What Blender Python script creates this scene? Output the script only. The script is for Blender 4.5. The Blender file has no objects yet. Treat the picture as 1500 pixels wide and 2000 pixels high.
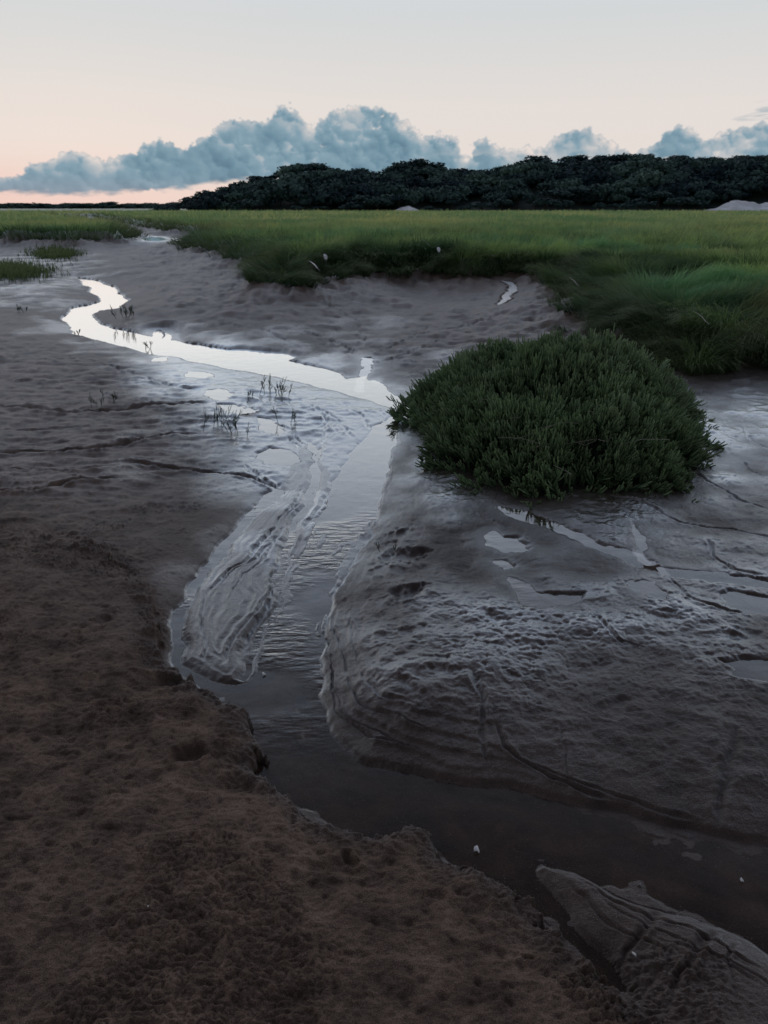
import bpy, math, random
import numpy as np
rng = np.random.default_rng(7); random.seed(7)
S = bpy.context.scene; COL = S.collection
H = 1.4; F = 28/36*2000.0; P = math.atan(595/F); cP, sP = math.cos(P), math.sin(P)
WL = -0.02
# ------------------------------------------------------------------ camera
cd = bpy.data.cameras.new('camera'); cam = bpy.data.objects.new('camera', cd); COL.objects.link(cam)
cam.location = (0, 0, H); cam.rotation_euler = (math.pi/2 - P, 0, 0)
cd.sensor_fit = 'VERTICAL'; cd.sensor_height = 36; cd.sensor_width = 27; cd.lens = 28; cd.clip_end = 20000; cd.clip_start = 0.05
cd.dof.use_dof = True; cd.dof.focus_distance = 2.8; cd.dof.aperture_fstop = 8.0
S.camera = cam
try:
    S.view_settings.view_transform = 'Standard'; S.view_settings.look = 'None'; S.view_settings.exposure = 0
except Exception: pass

def G(u, v, z=0.0):
    """where the sight line through photo point (u,v) meets height z"""
    dx = (u-750)/F; dy = (1000-v)/F
    d = (dx, cP + dy*sP, -sP + dy*cP)
    t = (z-H)/d[2]
    return (d[0]*t, d[1]*t)
def W(pts, z=WL): return np.array([G(u, v, z) for u, v in pts])

# ------------------------------------------------------------------ noise and distance tools
_tab = np.random.default_rng(11).random(65536).astype(np.float32)*2*math.pi
_gx, _gy = np.cos(_tab), np.sin(_tab)
def pn(x, y, seed=0):
    x = np.asarray(x, np.float32); y = np.asarray(y, np.float32)
    xi = np.floor(x); yi = np.floor(y); fx = x-xi; fy = y-yi
    xi = xi.astype(np.int64); yi = yi.astype(np.int64)
    u = fx*fx*fx*(fx*(fx*6-15)+10); w = fy*fy*fy*(fy*(fy*6-15)+10)
    def g(ix, iy, ax, ay):
        h = ((ix*73856093) ^ (iy*19349663) ^ (seed*83492791)); h = (h ^ (h >> 13))*1274126177; h = (h ^ (h >> 16)) & 65535
        return _gx[h]*ax + _gy[h]*ay
    a = g(xi, yi, fx, fy); b = g(xi+1, yi, fx-1, fy); c = g(xi, yi+1, fx, fy-1); d = g(xi+1, yi+1, fx-1, fy-1)
    return (a+(b-a)*u + ((c+(d-c)*u)-(a+(b-a)*u))*w)*1.5
def fbm(x, y, size, octv=4, seed=0, gain=.5):
    s = 0; a = 1.0
    for k in range(octv):
        s = s + a*pn(x/size+seed*.37, y/size+seed*.71, seed+k); a *= gain; size /= 2.03
    return s
def ss(a, b, x):
    t = np.clip((x-a)/(b-a), 0, 1); return t*t*(3-2*t)
def segdist(X, Y, pts, closed, frac=False):
    n = len(pts); best = np.full(X.shape, 1e9, np.float32); bw = np.zeros(X.shape, np.float32)
    m_ = n if closed else n-1
    for i in range(m_):
        ax, ay = pts[i]; bx, by = pts[(i+1) % n]; ex, ey = bx-ax, by-ay; L = ex*ex+ey*ey+1e-12
        t = np.clip(((X-ax)*ex+(Y-ay)*ey)/L, 0, 1)
        d = np.hypot(X-ax-t*ex, Y-ay-t*ey)
        if frac: bw = np.where(d < best, (i+t)/m_, bw)
        best = np.minimum(best, d)
    return (best, bw) if frac else best
def inside(X, Y, pts):
    c = np.zeros(X.shape, bool); n = len(pts)
    for i in range(n):
        ax, ay = pts[i]; bx, by = pts[(i+1) % n]
        if ay == by: continue
        c ^= ((ay > Y) != (by > Y)) & (X < (bx-ax)*(Y-ay)/(by-ay)+ax)
    return c
def sdf(X, Y, pts, far=3.0):
    out = np.full(X.shape, far, np.float32)
    lo = pts.min(0)-far; hi = pts.max(0)+far
    m = (X > lo[0]) & (X < hi[0]) & (Y > lo[1]) & (Y < hi[1])
    if m.any():
        x = X[m]; y = Y[m]; d = segdist(x, y, pts, True)
        out[m] = np.where(inside(x, y, pts), -d, np.minimum(d, far))
    return out

# ------------------------------------------------------------------ layout of the creek bed
P1 = W([(150,543),(192,549),(228,567),(243,590),(230,603),(194,607),(176,615),(188,629),(240,646),(320,664),(420,682),(520,697),(610,714),(690,736),(745,755),(803,790),(775,800),(720,782),(650,763),(560,742),(470,726),(380,709),(290,692),(208,670),(150,651),(126,626),(133,603),(170,595),(200,588),(194,578),(172,562)])
P2 = W([(803,788),(780,830),(768,880),(750,940),(740,990),(720,1050),(682,1110),(652,1170),(632,1240),(620,1310),(628,1370),(655,1430),(705,1490),(790,1520),(900,1530),(1000,1545),(1150,1580),(1300,1622),(1420,1645),(1500,1665),(1900,1760),(1900,2050),(1500,1868),(1400,1812),(1300,1778),(1200,1740),(1130,1705),(1060,1688),(1046,1700),(1085,1760),(1130,1815),(1190,1870),(1230,1930),(1190,1925),(1120,1850),(1040,1795),(1000,1760),(960,1730),(900,1700),(862,1665),(805,1625),(730,1640),(645,1632),(585,1582),(530,1545),(487,1505),(515,1470),(488,1440),(470,1400),(415,1365),(440,1350),(482,1335),(512,1270),(540,1210),(558,1150),(572,1085),(600,1030),(655,940),(690,880),(735,832),(790,800)])
P3 = W([(602,862),(622,880),(625,930),(605,990),(572,1050),(560,1100),(550,1180),(520,1240),(485,1300),(478,1335),(464,1330),(478,1290),(517,1220),(541,1180),(548,1090),(563,1040),(592,985),(610,930),(600,880)])
P4 = W([(545,950),(555,960),(500,1010),(450,1070),(403,1120),(368,1180),(354,1250),(364,1300),(420,1332),(465,1344),(420,1368),(350,1310),(336,1250),(345,1200),(372,1140),(418,1080),(468,1020),(514,970)])
DRY = W([(-900,1000),(0,1040),(170,1060),(290,1150),(325,1300),(380,1350),(415,1368),(440,1380),(470,1396),(484,1420),(490,1445),(508,1460),(517,1472),(500,1484),(484,1503),(505,1525),(532,1542),(560,1558),(583,1580),(600,1606),(645,1632),(690,1634),(732,1640),(770,1632),(805,1623),(835,1640),(862,1665),(872,1690),(900,1697),(930,1702),(962,1728),(1000,1752),(1040,1792),(1075,1830),(1120,1850),(1180,1930),(1300,2050),(1500,2400),(1500,3200),(-1500,3200)], 0.0)
BROWN = W([(-1500,600),(0,612),(120,640),(250,705),(340,780),(400,870),(430,960),(370,1080),(325,1300),(415,1372),(470,1400),(515,1470),(487,1505),(645,1632),(805,1625),(960,1730),(1180,1930),(1500,2400),(1500,3200),(-1500,3200)], 0.0)
BARS = W([(600,870),(640,930),(600,1030),(570,1090),(550,1180),(485,1330),(420,1330),(365,1300),(370,1180),(450,1070),(560,950)])
BARC = W([(560,1385),(575,1338),(592,1322),(603,1400),(640,1490),(585,1440)])
BARD = W([(1060,1688),(1130,1705),(1200,1740),(1300,1778),(1400,1812),(1500,1868),(1900,2050),(1900,2600),(1400,2600),(1230,1930),(1190,1870),(1130,1815),(1085,1760)])
RIGHT = W([(803,788),(780,830),(768,880),(750,940),(740,990),(720,1050),(682,1110),(652,1170),(632,1240),(620,1310),(628,1370),(655,1430),(705,1490),(790,1520),(900,1530),(1000,1545),(1150,1580),(1300,1622),(1420,1645),(1500,1665),(1900,1760),(3200,1500),(3000,900),(1300,780)])
SAND = np.array([(14,-8),(-60,-8),(-60,31)] + [G(*p) for p in [(0,487),(150,489),(252,483),(272,474),(232,458),(165,441),(105,432),(120,427.5),(182,427.5),(197,434),(252,449),(330,464),(420,468),(448,470),(405,479),(352,495),(368,508),(430,520),(488,546),(528,574),(548,598),(592,598),(645,581),(722,563),(860,566),(1000,568),(1105,582),(1130,622),(1160,672),(1265,716),(1350,728),(1500,738)]] + [(6,6.4),(14,3.8)])
def ell(u, v, a, b, rot=0, n=16, j=.13):
    r = random.Random(int(u*7+v)); o = []
    for k in range(n):
        t = 2*math.pi*k/n; s = 1+r.uniform(-j, j); x = a*s*math.cos(t); y = b*s*math.sin(t)
        o.append((u+x*math.cos(rot)-y*math.sin(rot), v+x*math.sin(rot)+y*math.cos(rot)))
    return o
PUD = [ell(387,733,25,7), ell(428,775,24,11), ell(540,885,36,17,j=.25), ell(455,800,38,6,.15), ell(525,826,26,12,.4,j=.25), ell(312,700,16,4),
       ell(985,1078,42,15,.35,j=.28), ell(985,1122,20,7,.3), ell(1260,1180,40,9,.4,j=.2),
       [(998,1153),(1020,1160),(1040,1172),(1075,1184),(1100,1186),(1127,1186),(1114,1204),(1090,1208),(1070,1214),(1035,1207),(1018,1190),(1010,1175)], ell(1455,1205,58,18,.2,j=.28), ell(1480,1335,65,17,.05,j=.25),
       [(970,1007),(1015,1013),(1060,1030),(1120,1058),(1180,1086),(1240,1106),(1288,1134),(1290,1147),(1256,1134),(1188,1103),(1118,1074),(1050,1044),(998,1025)],
       [(1285,1134),(1340,1143),(1420,1150),(1500,1160),(1640,1186),(1640,1202),(1500,1174),(1400,1161),(1330,1157),(1288,1149)],
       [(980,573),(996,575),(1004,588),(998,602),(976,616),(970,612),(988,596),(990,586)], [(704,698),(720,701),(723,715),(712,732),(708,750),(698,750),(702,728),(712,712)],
       [(272,474),(300,473),(322,478),(310,483),(280,482)], ell(490,688,55,4,.06), [(308,640),(332,648),(324,662),(296,664)],
       [(1234,1048),(1248,1071),(1253,1098),(1280,1125),(1267,1127),(1242,1102),(1238,1075)]]
PUD = [W(p, 0.015) for p in PUD]
SLOPED = {12, 13, 14, 15, 19}
def rw(u, v, px): a = G(u-px, v, 0); b = G(u+px, v, 0); return abs(b[0]-a[0])/2
GRV = [([(-80,798),(60,805),(130,815),(220,808),(300,798),(400,795),(470,790)],9,.030), ([(-80,893),(100,892),(200,884),(280,865),(340,853),(430,852)],9,.032),
 ([(-80,978),(80,968),(160,948),(250,945)],9,.028), ([(225,908),(320,916),(420,922),(500,932),(560,962)],8,.022), ([(500,835),(560,850),(600,880)],6,.010),
 ([(-80,925),(120,935),(260,915)],6,.014), ([(-80,850),(90,848),(200,838)],6,.014), ([(-80,745),(110,752),(260,750)],6,.014),
 ([(470,905),(520,935),(545,955)],5,.012), ([(470,780),(480,800),(520,822),(570,842),(600,870)],5,.012),
 ([(1190,1005),(1225,1035),(1240,1055)],5,.010), ([(1330,930),(1385,965),(1440,1000),(1560,1045)],4,.012), ([(1370,1080),(1400,1120),(1430,1145),(1500,1160)],5,.012),
 ([(925,1330),(944,1390),(936,1450),(952,1520)],8,.010), ([(1085,1430),(1100,1480),(1105,1540)],5,.004), ([(1440,1430),(1412,1500),(1402,1560),(1410,1640)],9,.008),
 ([(955,1420),(985,1470),(1060,1510),(1140,1545),(1200,1565)],7,.010), ([(1140,1230),(1210,1290),(1260,1300)],5,.007), ([(1000,1480),(1120,1525),(1260,1580),(1400,1620)],6,.006),
 ([(1290,1765),(1262,1800),(1235,1840),(1200,1900)],15,.011), ([(1390,1812),(1365,1850),(1335,1900),(1315,1960)],12,.010), ([(1130,1715),(1240,1770),(1360,1830),(1500,1920)],7,.006), ([(1100,1720),(1180,1790),(1280,1860),(1420,1970)],7,.006), ([(1170,1750),(1260,1810),(1370,1880),(1500,1960)],6,.005),
 ([(1420,1835),(1405,1890),(1440,1990)],7,.006), ([(1280,1850),(1400,1890),(1560,1970)],6,.005),
 ([(640,1150),(628,1220),(645,1330),(690,1410),(760,1465),(850,1490)],4,.009), ([(665,1160),(650,1240),(672,1320),(720,1395),(800,1440),(880,1460)],4,.008), ([(640,1300),(660,1380),(720,1450),(800,1485)],4,.008), ([(690,1170),(680,1250),(700,1320),(750,1380),(830,1420)],4,.006),
 ([(600,930),(560,1000),(470,1100),(400,1160)],6,.011), ([(560,1000),(530,1060),(420,1150)],4,.007), ([(545,1100),(520,1180),(450,1300)],8,.014), ([(400,1140),(390,1230),(400,1300)],4,.007), ([(590,960),(520,1080),(430,1180)],4,.007), ([(540,1130),(470,1230),(420,1300)],5,.008),
 ([(690,900),(650,960),(610,1030),(580,1100),(568,1150)],4,.007), ([(640,800),(630,850),(625,900)],5,.010), ([(700,795),(740,800),(780,800)],4,.006), ([(660,785),(700,805),(730,835)],5,.009), ([(600,790),(660,820),(690,855)],5,.009), ([(560,775),(620,800),(660,850)],4,.008), ([(720,790),(750,805),(745,825)],3,.005),
 ([(755,890),(765,930),(740,1010)],4,.006), ([(555,1340),(575,1400),(610,1460)],6,.006),
 ([(560,650),(640,668),(690,690),(705,730)],6,.020), ([(900,660),(820,690),(760,705),(720,712)],6,.020), ([(860,640),(800,670),(730,695)],5,.018), ([(420,640),(520,655),(600,690)],6,.018), ([(250,560),(330,580),(420,600)],6,.016),
 ([(1000,612),(960,640),(880,655),(800,668)],6,.022), ([(620,600),(700,640),(720,700)],5,.020), ([(120,700),(220,720),(330,760),(420,770)],5,.014), ([(-80,700),(80,712),(180,705)],5,.014),
 ([(1430,900),(1470,940),(1540,970)],5,.008), ([(1440,820),(1460,870),(1520,900)],5,.007), ([(1150,985),(1230,1000),(1330,1050),(1420,1060),(1540,1090)],5,.012), ([(900,1010),(960,1040),(1010,1060)],4,.007), ([(1290,1160),(1340,1200),(1420,1230),(1540,1240)],5,.010)]
PIT = [(790,1100,38,13,.018),(795,1176,48,12,.020),(770,1050,34,12,.014),(765,1070,14,8,.010),(1090,1005,20,6,.008),(965,1230,24,14,.008),(775,1262,40,14,.008),(870,1340,50,16,.006),(1010,1290,40,14,.005),(1130,1330,40,16,.005),(1200,1400,50,18,.005),(890,1130,30,9,.006),(1300,1230,50,12,.006),(1430,1270,50,12,.006),
 (322,1335,48,12,.030),(374,1490,24,18,.024),(352,1415,26,16,.010),(635,1712,44,16,.014),(675,1690,16,12,.018),(212,1228,18,8,.012),(95,1207,13,8,.010),(155,1272,9,7,.010),(850,1768,22,12,.010),(138,1052,10,6,.008),(440,1540,60,26,.007),(540,1690,30,14,.006),
 (235,1480,40,16,.004),(60,1400,50,20,.004),(180,1760,50,20,.004),(560,1850,50,20,.005),(960,1880,40,18,.005),(1030,1885,12,8,.010)]
PLV = []

def terrain(X, Y, full=False, pud=True):
    X = np.asarray(X, np.float32); Y = np.asarray(Y, np.float32)
    D = np.maximum(Y, .6)
    wx = X + .020*fbm(X, Y, .22, 4, 3); wy = Y + .022*fbm(X, Y, .22, 4, 9)
    farw = ss(5, 12, D)
    wx = wx + farw*.08*fbm(X, Y, 1.3, 3, 21); wy = wy + farw*.14*fbm(X, Y, 1.3, 3, 25)
    d1 = sdf(wx, wy, P1); d2 = sdf(wx, wy, P2, 1.5)
    d3 = sdf(wx, wy, P3, 1.0); d4 = sdf(wx, wy, P4, 1.0)
    d = np.minimum(np.minimum(d1, d2), np.minimum(d3, d4))
    n1 = fbm(X, Y, 1.1, 3, 41); n2 = fbm(X, Y, .3, 3, 47); n3 = fbm(X, Y, .07, 3, 53); n4 = fbm(X, Y, .018, 2, 59)
    cx = wx + .018*fbm(X, Y, .06, 4, 31, .6); cy = wy + .018*fbm(X, Y, .06, 4, 35, .6)
    dd = sdf(cx, cy, DRY, 1.8)
    rt = ss(.1, -.1, sdf(wx, wy, RIGHT, 1.0))
    bm = ss(.05, -.03, sdf(wx, wy, BARS, .5))
    k_ = ss(2.6, 2.0, D)
    dry = k_*ss(.03, -.10, dd) + (1-k_)*ss(.95, -.75, dd+.35*n1+.1*n2)*(1-rt)*(1-bm)*(d > .01)
    dryE = ss(.006, -.008, dd)
    up = ss(3.3, 4.6, D)
    dp = np.maximum(d, 0)
    bar = .005 + .014*(1-np.exp(-dp/.05))+.02*(1-bm)*(1-np.exp(-dp/.1))
    rgt = .003 + .080*(1-np.exp(-dp/.38)) + .012*ss(.0, .02, dp)
    upp = .002 + .034*(1-np.exp(-dp/.6))
    h = bar*(1-rt)+rgt*rt
    q = dp + .018*n2 + .006*n3; ter = 0
    for c_, w_, a_ in ((.045,.005,.007),(.085,.006,.007),(.13,.007,.008),(.19,.009,.007),(.26,.012,.006)):
        ter = ter + a_*ss(c_-w_, c_+w_, q)
    h = h + rt*(1-up)*ter*(dp > 0)*(.10+.90*ss(.50, .0, X))
    h = h*(1-up) + (upp+.45*rt*(rgt-.003))*up
    rk = 1-np.abs(pn((dp+.012*n2)/.030, (X*.5+Y)*.5, 63))*2
    h = h + bm*(.0036*rk)*ss(.004, .03, dp)
    lf = ss(.35, 1.6, segdist(X, Y, W([(560,900),(480,980),(340,1150),(325,1300)]), False))*(1-rt)*ss(0, -1.2, X)
    h = h + .035*lf*(1-up*.5)
    z = WL + h*ss(-.001, .012+.003*D, dp)
    both = np.minimum(d3, d4) < np.minimum(d1, d2)
    din = -np.minimum(d, 0)
    fl_ = pn(din/.040+1.0*n2, (X+Y)*.8, 61)
    mid = ss(1.25, 2.3, D)*(1-up)
    floor = WL - .0032*ss(0, .05, din) - .0042*ss(.03, .25, din)*(1-.3*up) + (.0050*fl_*mid + .0020*n3 + .0052*n2)*(1-up)
    floor = floor - .02*up*ss(0, .1, din) - .002*up
    floor34 = WL - .002 - .005*ss(0, .05, din) + .003*n3
    floor = np.where(both, floor34, floor)
    z = np.where(d < 0, np.minimum(floor, WL+.0015), z)
    z = np.maximum(z, z*(1-dryE) + dryE*(WL + .040 + .048*(1-np.exp(np.minimum(dd, 0)/.16)) + .012*n2*ss(-.3, 0, dd) + .010*n3*ss(-.15, 0, dd)))
    for B, hh in ((BARC, .006), (BARD, .016)):
        b = sdf(wx, wy, B, .5)
        z = np.maximum(z, np.where(b < 0, WL - .002 + hh*(1-np.exp(b/.09))+.003*pn(b/.022+2*n2, X, 66)*ss(0, -.04, b), -9))
    dry_land = (z > WL+.001)
    amp = np.maximum(.30+.70*ss(0, .25, dp), dry)*(1-.8*bm)
    left_mud = (1-rt)*(1-.6*dry)*ss(.1, .8, dp)*ss(14, 6, D)*ss(1.8, 2.8, D)
    rdg = 1-np.abs(fbm(X, Y*2.2, .42, 3, 111))*2
    rdf = 1-np.abs(fbm(X, Y*1.6, .11, 3, 115))*2
    fsm = 1-.6*ss(6, 12, D)
    z = z + np.where(dry_land, fsm*amp*(.012*n1*ss(0, .5, dp)*(1-.4*dry) + .0090*n2*(1-.2*up)*(1-.45*dry) + .0030*n3*(1+.3*dry) + .0015*rdf*(1-.5*dry) + .0014*n4*(.9+dry*1.5)*(1-bm)) + left_mud*.012*rdg, 0)
    pat = ss(.10, .5, fbm(X, Y, .5, 3, 71))*(.12+.88*np.maximum(dry, ss(4.6, 3.6, D)*(1-rt)))*(1-bm)
    cr = np.abs(pn(X/.013, Y/.013, 77)); cr2 = np.abs(pn(X/.027, Y/.027, 78))
    lip = ss(-.14, -.02, dd)*(dd < 0)
    z = z + np.where(dry_land, ((pat+.8*lip)*(.0095*cr + .0090*cr2)-.0050*dry*ss(.3, .7, pn(X/.035, Y/.03, 79))), 0)*ss(9, 3, D)
    pit = ss(.35, .75, pn(X/.022+n3, Y/.022, 87))*.0034 + ss(.3, .7, pn(X/.045+n3, Y/.045, 88))*.0034
    z = z - pit*ss(.12, .45, dp)*(1-.7*dry)*ss(-.3, .6, n1+n2*.6)*ss(7, 3.5, D)*dry_land*(1-bm)
    for pts, w, dep in GRV:
        p = W(pts, .0)
        hw = rw(pts[len(pts)//2][0], pts[len(pts)//2][1], w)
        lo = p.min(0)-hw*8; hi = p.max(0)+hw*8
        m = (X > lo[0]) & (X < hi[0]) & (Y > lo[1]) & (Y < hi[1])
        if not m.any(): continue
        nm = n3[m]; g, f_ = segdist(wx[m]+.4*hw*nm, wy[m]+.012*n2[m], p, False, True)
        hv = hw*(.6+.4*np.clip(n2[m], -.6, 1))
        k = dep*ss(0, .18, f_)*ss(1, .82, f_)*(.8+.5*np.clip(nm, -1, 1))*(np.exp(-(g/hv)**2) - .32*np.exp(-((g-2.0*hv)/(hv*1.1))**2))
        z[m] = np.where(dry_land[m], z[m]-k, z[m]-.3*k)
    for u, v, a, b, dep in PIT:
        c = G(u, v, 0.02); ra = rw(u, v, a); rb = abs(G(u, v-b, .02)[1]-G(u, v+b, .02)[1])/2
        m = (np.abs(X-c[0]) < 3*ra) & (np.abs(Y-c[1]) < 3*rb)
        if not m.any(): continue
        e = np.sqrt(((wx[m]-c[0]+.6*ra*n2[m]+.5*ra*n3[m])/ra)**2+((wy[m]-c[1]+.6*rb*n3[m])/rb)**2)
        z[m] = z[m] - dep*ss(1.3, .35, e) + .2*dep*np.exp(-((e-1.4)/.3)**2)
    # marsh platform
    sx = X + ss(3, 10, D)*(.25*fbm(X, Y, 1.6, 3, 91) + .14*fbm(X, Y, .35, 2, 95)); sy = Y + ss(3, 10, D)*(.45*fbm(X, Y, 1.6, 3, 93)+.25*fbm(X, Y, .35, 2, 97))
    s = sdf(sx, sy, SAND, 40.0)
    apron = (.28+.05*n1+.03*rdg)*np.exp(np.minimum(s, 0)/1.4)*ss(6, 11, D)*(s < 40)*ss(0, .9, d)
    plat = ss(0, .6, s)
    pz = .56 + .10*fbm(X, Y, 3.0, 3, 101) + .05*fbm(X, Y, .8, 2, 103)
    slope_r = ss(1.5, 4, X)*ss(14, 9, Y)
    plat = plat*(1-slope_r)+ss(0, 1.9, s)*slope_r
    pz = pz*(1-.2*slope_r)
    z = z + apron*(1-plat)
    z = z*(1-plat) + pz*plat
    z = z + (s < 0)*ss(7, 14, D)*ss(0, 1, d)*(.018*n1+.012*n2+.016*rdg*np.exp(np.minimum(s, 0)/2))
    z = z + (s < 0)*ss(9, 30, D)*.05*ss(0, 2, d)
    wetp = np.full(X.shape, 9., np.float32); puw = np.zeros(X.shape, bool)
    if pud:
        for i, (p, (pa, pb, pc)) in enumerate(zip(PUD, PLV)):
            dist = p[:, 1].mean(); e = .0035*dist
            q_ = sdf(wx + .010*n3, wy + .010*n3, p, min(.35*max(1, dist/4), 1.5))
            R_ = 9.5 if i != 14 else 5.5
            m = q_ < e*R_
            if i != 14: wetp = np.minimum(wetp, q_*3/dist)
            if not m.any(): continue
            lv = pa + pb*X[m]+pc*Y[m]; qm = q_[m]; zm = z[m]
            k = ss(e*(R_-.5), e*3.2, qm); zm = zm*(1-k) + np.maximum(lv+.0015+.002*n3[m], np.minimum(zm, lv+.012))*k
            k = ss(e*2.0, -e*1.6, qm); zm = zm*(1-k) + (lv-.006)*k
            z[m] = zm; puw[m] |= (zm < lv) & (qm < e*1.2)
    if not full: return z, s
    wet = .82*np.exp(-np.maximum(z-WL-.003, 0)/.018)*(s < 0)*(1-.45*ss(2.3, 1.5, D))
    SH = sdf(wx, wy, W([(300,680),(420,700),(560,730),(700,765),(820,800),(770,860),(700,900),(650,960),(560,1000),(480,960),(470,860),(400,800),(330,760)]), 1.5)
    shm = ss(.5, -.15, SH + .16*n1)
    wet = np.maximum(wet, shm)
    wet = np.where(bm > .3, np.minimum(np.maximum(wet, .72*bm), .76+.1*up), wet)
    wet = np.maximum(wet, .80*np.exp(-np.maximum(wetp, 0)/.14))
    brn = ss(.6, -.9, sdf(wx, wy, BROWN, 1.8)+.30*n1)*(1-shm)
    bank = ss(-4.5, -.6, s)*ss(6, 9, D)
    base_w = np.clip(.66+.42*n1+.26*n2, 0, 1)*(1-.45*ss(2.6, 1.6, D))*(1-.35*ss(8.5, 12, D))
    wet = np.maximum(wet, (1-dry)*base_w*(1-.86*brn)*(1-.8*bank))
    wet = wet*(1-.92*dry)
    under = ((z < WL) & (d < .05)) | puw
    wet = np.where(under, 0, wet)
    grass = ss(.0, .35, s + .12*n2)
    var = np.clip(.5+.55*n1+.25*n2, 0, 1); var2 = np.clip(.5+.6*fbm(X, Y, .09, 3, 131), 0, 1)
    return z, s, np.clip(wet, 0, 1), dry, np.clip(grass, 0, 1), var, var2, np.maximum(brn, .75*bank), under, np.clip(.5+.5*fl_, 0, 1)

for i, p in enumerate(PUD):
    c = p.mean(0); z, _ = terrain(np.append(p[:, 0], c[0]), np.append(p[:, 1], c[1]), pud=False)
    if i in SLOPED:
        A_ = np.stack([np.ones(len(p)), p[:, 0], p[:, 1]], 1); co = np.linalg.lstsq(A_, z[:-1], rcond=None)[0]; PLV.append((co[0]-.003, co[1], co[2]))
    else: PLV.append((float(np.percentile(z, 35))-.002, 0., 0.))

# ------------------------------------------------------------------ mesh + material helpers
def mesh_np(name, V, Q, mat=None, attrs=None, parent=None, smooth=True, link=True):
    me = bpy.data.meshes.new(name); V = np.asarray(V, np.float32); Q = np.asarray(Q, np.int32)
    k = Q.shape[1]
    me.vertices.add(len(V)); me.vertices.foreach_set('co', V.ravel())
    me.loops.add(Q.size); me.loops.foreach_set('vertex_index', Q.ravel())
    me.polygons.add(len(Q)); me.polygons.foreach_set('loop_start', np.arange(0, Q.size, k, dtype=np.int32))
    me.polygons.foreach_set('loop_total', np.full(len(Q), k, np.int32))
    me.polygons.foreach_set('use_smooth', np.full(len(Q), smooth, bool))
    for n, a in (attrs or {}).items():
        a = np.asarray(a, np.float32)
        if a.ndim == 2:
            at = me.attributes.new(n, 'FLOAT_COLOR', 'POINT'); at.data.foreach_set('color', a.ravel())
        else:
            at = me.attributes.new(n, 'FLOAT', 'POINT'); at.data.foreach_set('value', a.ravel())
    me.update(calc_edges=True); me.validate()
    if mat: me.materials.append(mat)
    o = bpy.data.objects.new(name, me)
    if link: COL.objects.link(o)
    if parent: o.parent = parent
    return o
def tag(o, label=None, cat=None, group=None, kind=None):
    if label: o['label'] = label
    if cat: o['category'] = cat
    if group: o['group'] = group
    if kind: o['kind'] = kind
    return o
def empty(name, loc, label, cat, group=None):
    o = bpy.data.objects.new(name, None); COL.objects.link(o); o.location = loc; o.empty_display_size = .05
    return tag(o, label, cat, group)

class NT:
    def __init__(s, tree): s.t = tree; tree.nodes.clear()
    def n(s, typ, ins=None, **kw):
        nd = s.t.nodes.new(typ)
        for k, v in kw.items(): setattr(nd, k, v)
        for k, v in (ins or {}).items():
            sock = nd.inputs[k]
            if isinstance(v, bpy.types.NodeSocket): s.t.links.new(v, sock)
            else: sock.default_value = v
        return nd
    def math(s, op, a, b=0.0, c=None, clamp=False):
        nd = s.n('ShaderNodeMath', {0: a, 1: b}, operation=op, use_clamp=clamp)
        if c is not None:
            if isinstance(c, bpy.types.NodeSocket): s.t.links.new(c, nd.inputs[2])
            else: nd.inputs[2].default_value = c
        return nd.outputs[0]
    def mix(s, f, a, b, blend='MIX'):
        nd = s.n('ShaderNodeMix', data_type='RGBA', blend_type=blend)
        for i, v in ((0, f), (6, a), (7, b)):
            if isinstance(v, bpy.types.NodeSocket): s.t.links.new(v, nd.inputs[i])
            else: nd.inputs[i].default_value = v if i == 0 or len(v) == 4 else (*v, 1)
        return nd.outputs[2]
    def sst(s, x, a, b):
        nd = s.n('ShaderNodeMapRange', {0: x, 1: a, 2: b, 3: 0.0, 4: 1.0}, interpolation_type='SMOOTHSTEP'); return nd.outputs[0]
    def ramp(s, f, stops):
        nd = s.n('ShaderNodeValToRGB', {0: f}); cr = nd.color_ramp
        while len(cr.elements) < len(stops): cr.elements.new(.5)
        for e, (p, c) in zip(cr.elements, stops): e.position = p; e.color = (*c, 1)
        return nd.outputs[0]
    def attr(s, name): return s.n('ShaderNodeAttribute', attribute_name=name).outputs['Fac']
    def noise(s, vec, scale, detail=3, rough=.5, dim='3D'):
        return s.n('ShaderNodeTexNoise', {'Vector': vec, 'Scale': scale, 'Detail': detail, 'Roughness': rough}, noise_dimensions=dim).outputs[0]
def newmat(name):
    m = bpy.data.materials.new(name); m.use_nodes = True; return m, NT(m.node_tree)

# ground: broad colour areas are stored on the mesh, fine grain is noise, a wet film adds sheen
mg, t = newmat('wet_sand_and_turf')
pos = t.n('ShaderNodeNewGeometry').outputs['Position']
wet = t.attr('wet'); alb = t.n('ShaderNodeAttribute', attribute_name='albedo').outputs['Color']; grs = t.attr('grass')
nG = t.noise(pos, 400, 1, .6); nC = t.noise(pos, 80, 3, .7)
c = t.mix(t.math('MULTIPLY', t.sst(nG, .38, .66), .75), alb, t.mix(1.0, alb, (.26, .24, .22), 'MULTIPLY'))
c = t.mix(t.math('MULTIPLY', t.sst(nG, .69, .76), t.math('MULTIPLY', t.math('SUBTRACT', 1.0, grs), .65)), c, (.52, .41, .32))
rgh = t.n('ShaderNodeMapRange', {0: wet, 1: 0.0, 2: .9, 3: .80, 4: .26}).outputs[0]
rgh = t.math('ADD', rgh, t.math('MULTIPLY', t.math('SUBTRACT', nC, .5), .22))
rgh = t.math('MAXIMUM', rgh, t.math('MULTIPLY', grs, .9))
bs = t.n('ShaderNodeMapRange', {0: wet, 1: 0.0, 2: .9, 3: 1.0, 4: .18}).outputs[0]
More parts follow.
